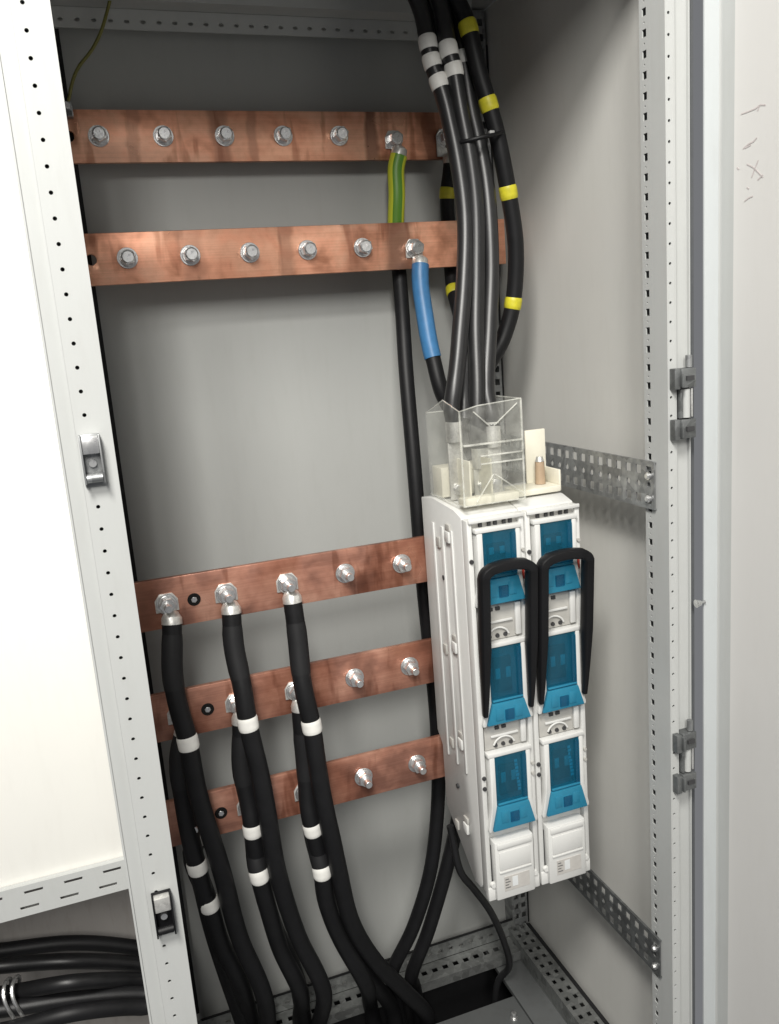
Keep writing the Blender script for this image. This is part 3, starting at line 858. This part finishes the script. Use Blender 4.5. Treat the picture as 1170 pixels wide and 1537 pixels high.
# ------------------------------------------------------------------ fuse switches
SW = .0955; ZTOP, ZBOT = -.277, -.917; YF, YR = .150, .330
def fuse_switch(x0, label, lettered):
    t = thing('fuse_switch', label, 'fuse switch', (x0 + SW / 2, .24, ZBOT), 'white fuse switches')
    x1 = x0 + SW
    # rear body with stepped outline (side view y,z)
    body = MB()
    outl = [(YF + .022, ZTOP - .004), (YF + .022, ZBOT + .018), (YF + .030, ZBOT + .006), (YF + .052, ZBOT + .004), (YR - .020, ZBOT + .090),
            (YR - .020, ZBOT + .205), (YR, ZBOT + .225), (YR, ZTOP + .004), (YR - .05, ZTOP + .010), (YF + .05, ZTOP + .004)]
    body.prism_yz(outl, x0, x1)
    bo = body.build('body', 'device_white', t, bevel=.0016)
    # ribs, clips and holes on the left flank
    rb_ = MB()
    for yy, w in ((YF + .055, .007), (YF + .090, .010), (YF + .128, .009)):
        rb_.box(x0 - .0028, x0 - .0001, yy, yy + w, ZBOT + .20, ZTOP - .03)
    rb_.build('flank_ribs', 'device_white', bo, bevel=.0012)
    for zz in (-.318, -.500, -.668, -.822):
        c = MB(); c.box(x0 - .0055, x0 - .0001, YF + .062, YF + .078, zz - .010, zz + .008)
        c.build('clip', 'device_white', bo, bevel=.0015)
        c = MB(); c.box(x0 - .0035, x0 - .0001, YF + .062, YF + .078, zz + .0085, zz + .019)
        c.build('clip_recess', 'device_grey', bo, bevel=.0005)
        c = MB(); c.box(x0 - .0035, x0 - .0001, YF + .105, YF + .118, zz - .026, zz - .010)
        c.build('clip_recess', 'device_grey', bo, bevel=.0005)
    for zz in (-.392, -.760):
        MB().cyl((x0 - .0005, YF + .098, zz), -X, .0042, .0042, .0030, 14).build('hole_plug', 'device_dark', bo)
    # front frame built from bars round the openings
    wins = ((-.303, -.374, -.414), (-.485, -.574, -.609), (-.666, -.750, -.791))
    fr = MB()
    fr.box(x0 + .0005, x0 + .0085, YF + .003, YF + .022, ZBOT + .010, ZTOP - .006)
    fr.box(x1 - .0085, x1 - .0005, YF + .003, YF + .022, ZBOT + .010, ZTOP - .006)
    fr.box(x0 + .0087, x1 - .0087, YF + .014, YF + .0219, ZBOT + .012, ZTOP - .006)
    fr.build('front_frame', 'device_white', t, bevel=.0012)
    # head with slot row
    MB().box(x0 + .002, x1 - .002, YF - .001, YF + .0028, ZTOP - .010, ZTOP - .004).build('head_lip', 'device_white', t, bevel=.001)
    sl_ = MB().box(x0 + .010, x1 - .010, YF + .010, YF + .0138, ZTOP - .0195, ZTOP - .0105).build('vent_slot', 'device_grey', t)
    for k in range(5):
        xx = x0 + .022 + k * .0125 + (.002 if k % 2 else 0)
        MB().box(xx, xx + .005, YF + .006, YF + .0098, ZTOP - .0185, ZTOP - .0115).build('vent_hole', 'device_dark', sl_)
    for wi, (zt, zm, zb) in enumerate(wins):
        # raised white surround
        su = MB()
        yo, yi = YF - .004, YF + .0135
        xa, xb = x0 + .0225, x1 - .0185
        su.box(x0 + .0105, x1 - .0085, yo, yi, zt + .0005, zt + .0075)
        su.prism_xz([(xa - .0005, zt), (xa - .0095, zt), (xa - .0095, zm), (x0 + .006, zb + .004), (x0 + .006, zb - .002), (x0 + .0115, zb - .002), (xa - .0005, zm)][::-1], yo, yi)
        su.prism_xz([(xb + .0005, zt), (xb + .0075, zt), (xb + .0075, zm), (x1 - .003, zb + .004), (x1 - .003, zb - .002), (x1 - .0075, zb - .002), (xb + .0005, zm)], yo, yi)
        so = su.build('window_surround', 'device_white', t, bevel=.0010)
        # fuse seen through the pane
        w = MB()
        w.box(xa + .001, xb - .001, YF + .0098, YF + .0135, zm, zt - .002)
        back = w.build('fuse_bay', 'bay_grey', so)
        f_ = MB(); f_.box(xa + .010, xb - .014, YF + .004, YF + .0097, zm + .012, zt - .020)
        f_.build('fuse_body', 'device_dark', so, bevel=.0015)
        for k in (0, 1):
            q = MB().box(xa + .012 + k * .018, xa + .020 + k * .018, YF + .0015, YF + .0038, zm + .035, zm + .046 if wi == 0 else zm + .052)
            q.build('fuse_tag', 'device_grey', so, bevel=.0008)
        if lettered and wi == 2:
            random.seed(11 + int(x0 * 1000))
            for k in range(9):
                zz = zt - .014 - k * .0062
                MB().box(xb - .019 + k * .0006, xb - .019 + k * .0006 + random.uniform(.0035, .006), YF + .0005, YF + .0013, zz - .0045, zz).build('fuse_print', 'fuse_white', so)
        # blue pane: upright window, then the tongue that widens below
        pw = MB().box(xa, xb, YF - .0030, YF - .0010, zm + .001, zt)
        pane = pw.build('window', 'blue_window', t, bevel=.0005)
        MB().box(xb - .0085, xb - .0005, YF - .0055, YF - .0031, zm + .004, zt - .004).build('pane_rib', 'blue_window', pane, bevel=.001)
        MB().box(xa + .001, xb - .001, YF - .0070, YF - .0031, zm + .0015, zm + .0045).build('pane_ledge', 'blue_solid', pane, bevel=.0008)
        tg = MB().prism_xz([(x0 + .0120, zb), (x1 - .0080, zb), (xb, zm - .0005), (xa, zm - .0005)], YF - .0085, YF + .0005)
        tgo = tg.build('window_tongue', 'blue_solid', t, bevel=.0015)
        MB().box((xa + xb) / 2 - .008, (xa + xb) / 2 + .008, YF - .0105, YF - .0088, zm - .030, zm - .012).build('tongue_rib', 'blue_window', tgo, bevel=.0008)
        for sx_ in (xa + .004, xb - .018):
            MB().box(sx_, sx_ + .0125, YF - .0098, YF - .0088, zm - .028, zm - .008).build('tongue_pad', 'blue_solid', tgo, bevel=.0005)
    # recessed fields between the windows
    for zt, zb in ((-.4165, -.4765), (-.6115, -.6575)):
        fo = MB().box(x0 + .012, x1 - .012, YF + .008, YF + .0137, zb, zt).build('recess_panel', 'device_grey', t, bevel=.0008)
        MB().box(x0 + .022, x1 - .026, YF + .0045, YF + .0078, (zt + zb) / 2 - .002, (zt + zb) / 2 + .0015).build('recess_rib', 'device_white', fo, bevel=.0006)
        arc_ = [Vector((x0 + .026 + .036 * k / 10, YF + .0055, zb + .008 + .012 * math.sin(math.pi * k / 10) ** .6)) for k in range(11)]
        MB().tube(arc_, .0016, 8).build('recess_arc', 'device_white', fo, smooth=True)
        for k in range(3):
            MB().cyl((x0 + .030 + k * .0135, YF + .0078, zb + .0065), -Y, .0036, .0030, .0025, 12).build('test_hole', 'device_dark', fo)
        for k in range(2):
            MB().box(x0 + .030 + k * .012, x0 + .037 + k * .012, YF + .0050, YF + .0078, zt - .012, zt - .007).build('key_mark', 'device_dark', fo)
        MB().box(x1 - .022, x1 - .013, YF + .002, YF + .0078, zb + .004, zt - .004).build('recess_wall', 'device_white', fo, bevel=.001)
    # side buttons and small red mark
    for zz in (-.700, -.718, -.345):
        MB().cyl((x0 + .0048, YF + .0028, zz), -Y, .0036, .0030, .003, 12).build('frame_hole', 'device_dark', t)
        MB().cyl((x1 - .0045, YF + .0028, zz + .006), -Y, .0032, .0028, .003, 12).build('frame_hole', 'device_grey', t)
    MB().box(x1 - .0072, x1 - .0045, YF - .0002, YF + .0028, -.385, -.366).build('red_mark', 'red_dot', t)
    # lower flap with label field
    ft, fb = -.812, ZBOT + .001
    fl_ = MB().box(x0 + .012, x1 - .014, YF - .007, YF + .0135, fb, ft).build('flap', 'device_white', t, bevel=.0022)
    MB().box(x0 + .001, x1 - .001, YF + .001, YF + .0136, fb - .003, fb + .020).build('foot', 'device_white', t, bevel=.0015)
    MB().box(x0 + .016, x1 - .018, YF - .0095, YF - .0071, ft - .012, ft - .003).build('flap_grip', 'device_white', fl_, bevel=.0012)
    MB().box(x0 + .019, x1 - .021, YF - .0086, YF - .0071, ft - .050, ft - .018).build('flap_field', 'device_white', fl_, bevel=.0006)
    MB().box(x0 + .018, x1 - .020, YF - .0094, YF - .0071, ft - .0555, ft - .0525).build('flap_ledge', 'device_white', fl_, bevel=.0006)
    lb = MB().box(x0 + .026, x1 - .024, YF - .0078, YF - .0071, ft - .090, ft - .064).build('label', 'label_paper', fl_)
    MB().box(x0 + .040, x0 + .050, YF - .0083, YF - .0079, ft - .084, ft - .067).build('label_field', 'fuse_white', lb)
    for k in range(4):
        MB().box(x0 + .0275, x0 + .0275 + (.009 if k % 2 else .006), YF - .0083, YF - .0079, ft - .0695 - k * .005, ft - .0680 - k * .005).build('label_line', 'label_print', lb)
    for sgn, xx in ((0, x0 + .0095), (1, x1 - .0095)):
        MB().box(xx - .002, xx + .002, YF + .006, YF + .0137, fb + .030, ft - .010).build('flap_gap', 'device_dark', t)
        MB().cyl((xx, YF + .0028, fb + .026), -Y, .0052, .0042, .005, 14).build('flap_button', 'device_white', t, smooth=True)
    # black handle: legs lie on the front, bow stands off at the top
    hx0, hx1 = x0 + .0085, x1 - .0080
    hz, hb = -.351, -.590
    pts = []
    def hy(z):
        f = max(0, min(1, (z - hb) / (hz - hb))); return YF - .008 - .022 * f ** .8
    for k in range(9):
        z = hb + (hz - .014 - hb) * k / 8; pts.append(Vector((hx0, hy(z), z)))
    for k in range(1, 6):
        a = math.pi / 2 * k / 6
        pts.append(Vector((hx0 + .012 * (1 - math.cos(a)), hy(hz), hz - .014 + .012 * math.sin(a))))
    for k in range(0, 9):
        s = k / 8; pts.append(Vector((hx0 + .012 + (hx1 - hx0 - .024) * s, hy(hz) - .001, hz + .003 * math.sin(math.pi * s))))
    for k in range(5, 0, -1):
        a = math.pi / 2 * k / 6
        pts.append(Vector((hx1 - .012 * (1 - math.cos(a)), hy(hz), hz - .014 + .012 * math.sin(a))))
    for k in range(8, -1, -1):
        z = hb + (hz - .014 - hb) * k / 8; pts.append(Vector((hx1, hy(z), z)))
    hm = MB()
    ring_n = 12
    # flat oval section swept along the bow
    m_ = len(pts); vs_ = []
    for i in range(m_):
        tg_ = (pts[min(i + 1, m_ - 1)] - pts[max(i - 1, 0)]).normalized()
        wv = Vector((tg_.z, 0, -tg_.x)).normalized()
        dv = wv.cross(tg_).normalized()
        wdt = .0082; dpt = .0100
        f = min(i, m_ - 1 - i) / 4.0
        if f < 1: wdt *= .45 + .55 * f; dpt *= .5 + .5 * f
        for k in range(ring_n):
            a = 2 * math.pi * k / ring_n
            ca, sa = math.cos(a), math.sin(a)
            sgn = lambda q: (abs(q) ** .55) * (1 if q >= 0 else -1)
            vs_.append(pts[i] + wv * (wdt * sgn(ca)) + dv * (dpt * sgn(sa)))
    fs_ = [(i*ring_n + k, i*ring_n + (k+1) % ring_n, (i+1)*ring_n + (k+1) % ring_n, (i+1)*ring_n + k) for i in range(m_ - 1) for k in range(ring_n)]
    fs_ += [tuple(range(ring_n)), tuple((m_-1)*ring_n + k for k in range(ring_n))]
    hm.add(vs_, fs_)
    ho = hm.build('handle', 'black_plastic', t, smooth=True)
    for hx in (hx0, hx1):
        MB().cyl((hx - .006, YF - .016, -.520), X, .004, .004, .012, 12).build('handle_pivot', 'zinc', ho)
    return t
fuse_switch(.499, 'left white fuse switch with blue windows and black handle', True)
fuse_switch(.596, 'right white fuse switch with blue windows, nearest the right wall', True)

# ------------------------------------------------------------------ clear terminal cover on the left switch, terminals, cream plate on the right one
cv = thing('terminal_cover', 'clear plastic terminal shroud on top of the left fuse switch', 'cover', (.555, .235, ZTOP + .012))
x0, x1, y0, y1, zb, zt = .5045, .6065, .168, .300, ZTOP + .012, -.112
def pane_xz(pts, y, nm): MB().prism_xz(pts, y, y + .002).build(nm, 'clear_plastic', cv, bevel=.0005)
pane_xz([(x0, zb), (x1, zb), (x1, zt), (x0 + .03, zt - .004), (x0, zt - .010)], y0, 'front_pane')
pane_xz([(x0 + .0025, zb), (x1 - .0025, zb), (x1 - .0025, zt - .02), (x0 + .0025, zt - .02)], y1, 'rear_pane')
MB().prism_yz([(y0 + .0022, zb), (y1 - .0002, zb), (y1 - .0002, zt - .02), (y0 + .06, zt + .004), (y0 + .0022, zt - .010)], x0, x0 + .002).build('side_pane', 'clear_plastic', cv, bevel=.0005)
MB().prism_yz([(y0 + .0022, zb), (y1 - .0002, zb), (y1 - .0002, zt), (y0 + .0022, zt)], x1 - .002, x1).build('side_pane', 'clear_plastic', cv, bevel=.0005)
MB().prism_yz([(y0 + .0022, zb), (y1 - .002, zb), (y1 - .002, zt - .03), (y0 + .0022, zt - .05)], (x0 + x1) / 2 - .001, (x0 + x1) / 2 + .001).build('divider', 'clear_plastic', cv, bevel=.0005)
MB().box(x0 + .0025, x1 - .0025, y0 - .006, y0 - .0002, zt - .062, zt - .059).build('stiffener', 'clear_edge_highlight', cv, bevel=.0006)
MB().box(x0 + .03, x1 - .0025, y0 - .004, y0 - .0002, zt - .080, zt - .0775).build('stiffener', 'clear_edge_highlight', cv, bevel=.0006)
MB().box(x0 + .03, x1 - .0025, y0 - .004, y0 - .0002, zt - .092, zt - .0895).build('stiffener', 'clear_edge_highlight', cv, bevel=.0006)
for a, c in (((x0 + .022, zt - .012), (x0 + .048, zt - .036)), ((x1 - .048, zt - .036), (x1 - .008, zt - .006)), ((x0 + .02, zb + .006), (x0 + .05, zb + .045)), ((x0 + .052, zb + .045), (x1 - .004, zb + .010))):
    MB().tube([Vector((a[0], y0 - .002, a[1])), Vector((c[0], y0 - .002, c[1]))], .0011, 8).build('moulded_rib', 'clear_edge_highlight', cv, smooth=True)
MB().tube([Vector((x0 + .001, y0 + .001, zb)), Vector((x0 + .001, y0 + .001, zt - .01))], .0016, 8).build('moulded_rib', 'clear_edge_highlight', cv, smooth=True)
MB().tube([Vector((x1 - .001, y0 - .001, zb)), Vector((x1 - .001, y0 - .001, zt))], .0018, 8).build('moulded_rib', 'clear_edge_highlight', cv, smooth=True)
mid_ = (x0 + x1) / 2
for poly in ([(x0, y0, zt - .010), (x0 + .03, y0, zt - .004), (x1, y0, zt)],
             [(x0 + .001, y0 + .002, zt - .010), (x0 + .001, y0 + .06, zt + .004), (x0 + .001, y1, zt - .02), (x1 - .001, y1 + .001, zt - .02)],
             [(x1 - .001, y0, zt), (x1 - .001, y1, zt)], [(x0, y0, zb + .001), (x1, y0, zb + .001)], [(x0 + .001, y0, zb + .001), (x0 + .001, y1, zb + .001)]):
    MB().tube([Vector(q) for q in poly], .0011, 6).build('rim', 'clear_edge_highlight', cv)
# cable lugs and cream terminal base inside
for u, v, y, m_, lab in ((681, 632, .245, 'tin_lug', 'tinned cable end inside the clear shroud, leftmost'), (720, 672, .245, 'tin_lug', 'tinned cable end inside the clear shroud, in the middle'), (739, 640, .245, 'tin_lug', 'tinned cable end inside the clear shroud, rightmost')):
    p = at(u, v, y)
    t = thing('cable_lug', lab, 'lug', (p.x, y, ZTOP + .008), 'cable ends inside the clear shroud')
    MB().cyl((p.x, y, p.z - .032), Z, .0128, .0128, .040, 20).build('barrel', m_, t, smooth=True)
    MB().box(p.x - .0125, p.x + .0125, y - .002, y + .002, ZTOP + .009, p.z - .033).build('palm', m_, t, bevel=.0006)
    MB().cyl((p.x, y - .0022, ZTOP + .026), -Y, .009, .009, .007, 6).build('nut', 'steel_bolt', t, bevel=.0008)
tb = thing('terminal_block', 'cream terminal block under the clear shroud', 'terminal block', (.555, .25, ZTOP + .012))
MB().box(.508, .603, .258, .297, ZTOP + .012, ZTOP + .060).build('block', 'cream_plastic', tb, bevel=.002)
for xx in (.530, .566): MB().box(xx, xx + .003, .200, .2575, ZTOP + .012, ZTOP + .075).build('barrier', 'cream_plastic', tb, bevel=.0008)
MB().box(.508, .603, .180, .199, ZTOP + .010, ZTOP + .022).build('front_ledge', 'cream_plastic', tb, bevel=.002)
cp = thing('terminal_plate', 'cream plastic terminal plate on top of the right fuse switch', 'terminal plate', (.675, .25, ZTOP + .006))
MB().box(.655, .6915, .250, .255, ZTOP + .008, -.173).build('plate', 'cream_plastic', cp, bevel=.0015)
MB().box(.688, .6915, .205, .2498, ZTOP + .008, -.235).build('cheek', 'cream_plastic', cp, bevel=.001)
MB().box(.612, .6875, .200, .2498, ZTOP + .008, ZTOP + .018).build('ledge', 'cream_plastic', cp, bevel=.0015)
MB().cyl((.668, .230, ZTOP + .0185), Z, .0085, .0075, .036, 16).build('terminal_post', 'brass_dull', cp, smooth=True)
MB().cyl((.668, .230, ZTOP + .055), Z, .0070, .0050, .008, 16).build('terminal_screw', 'tin_lug', cp, smooth=True)
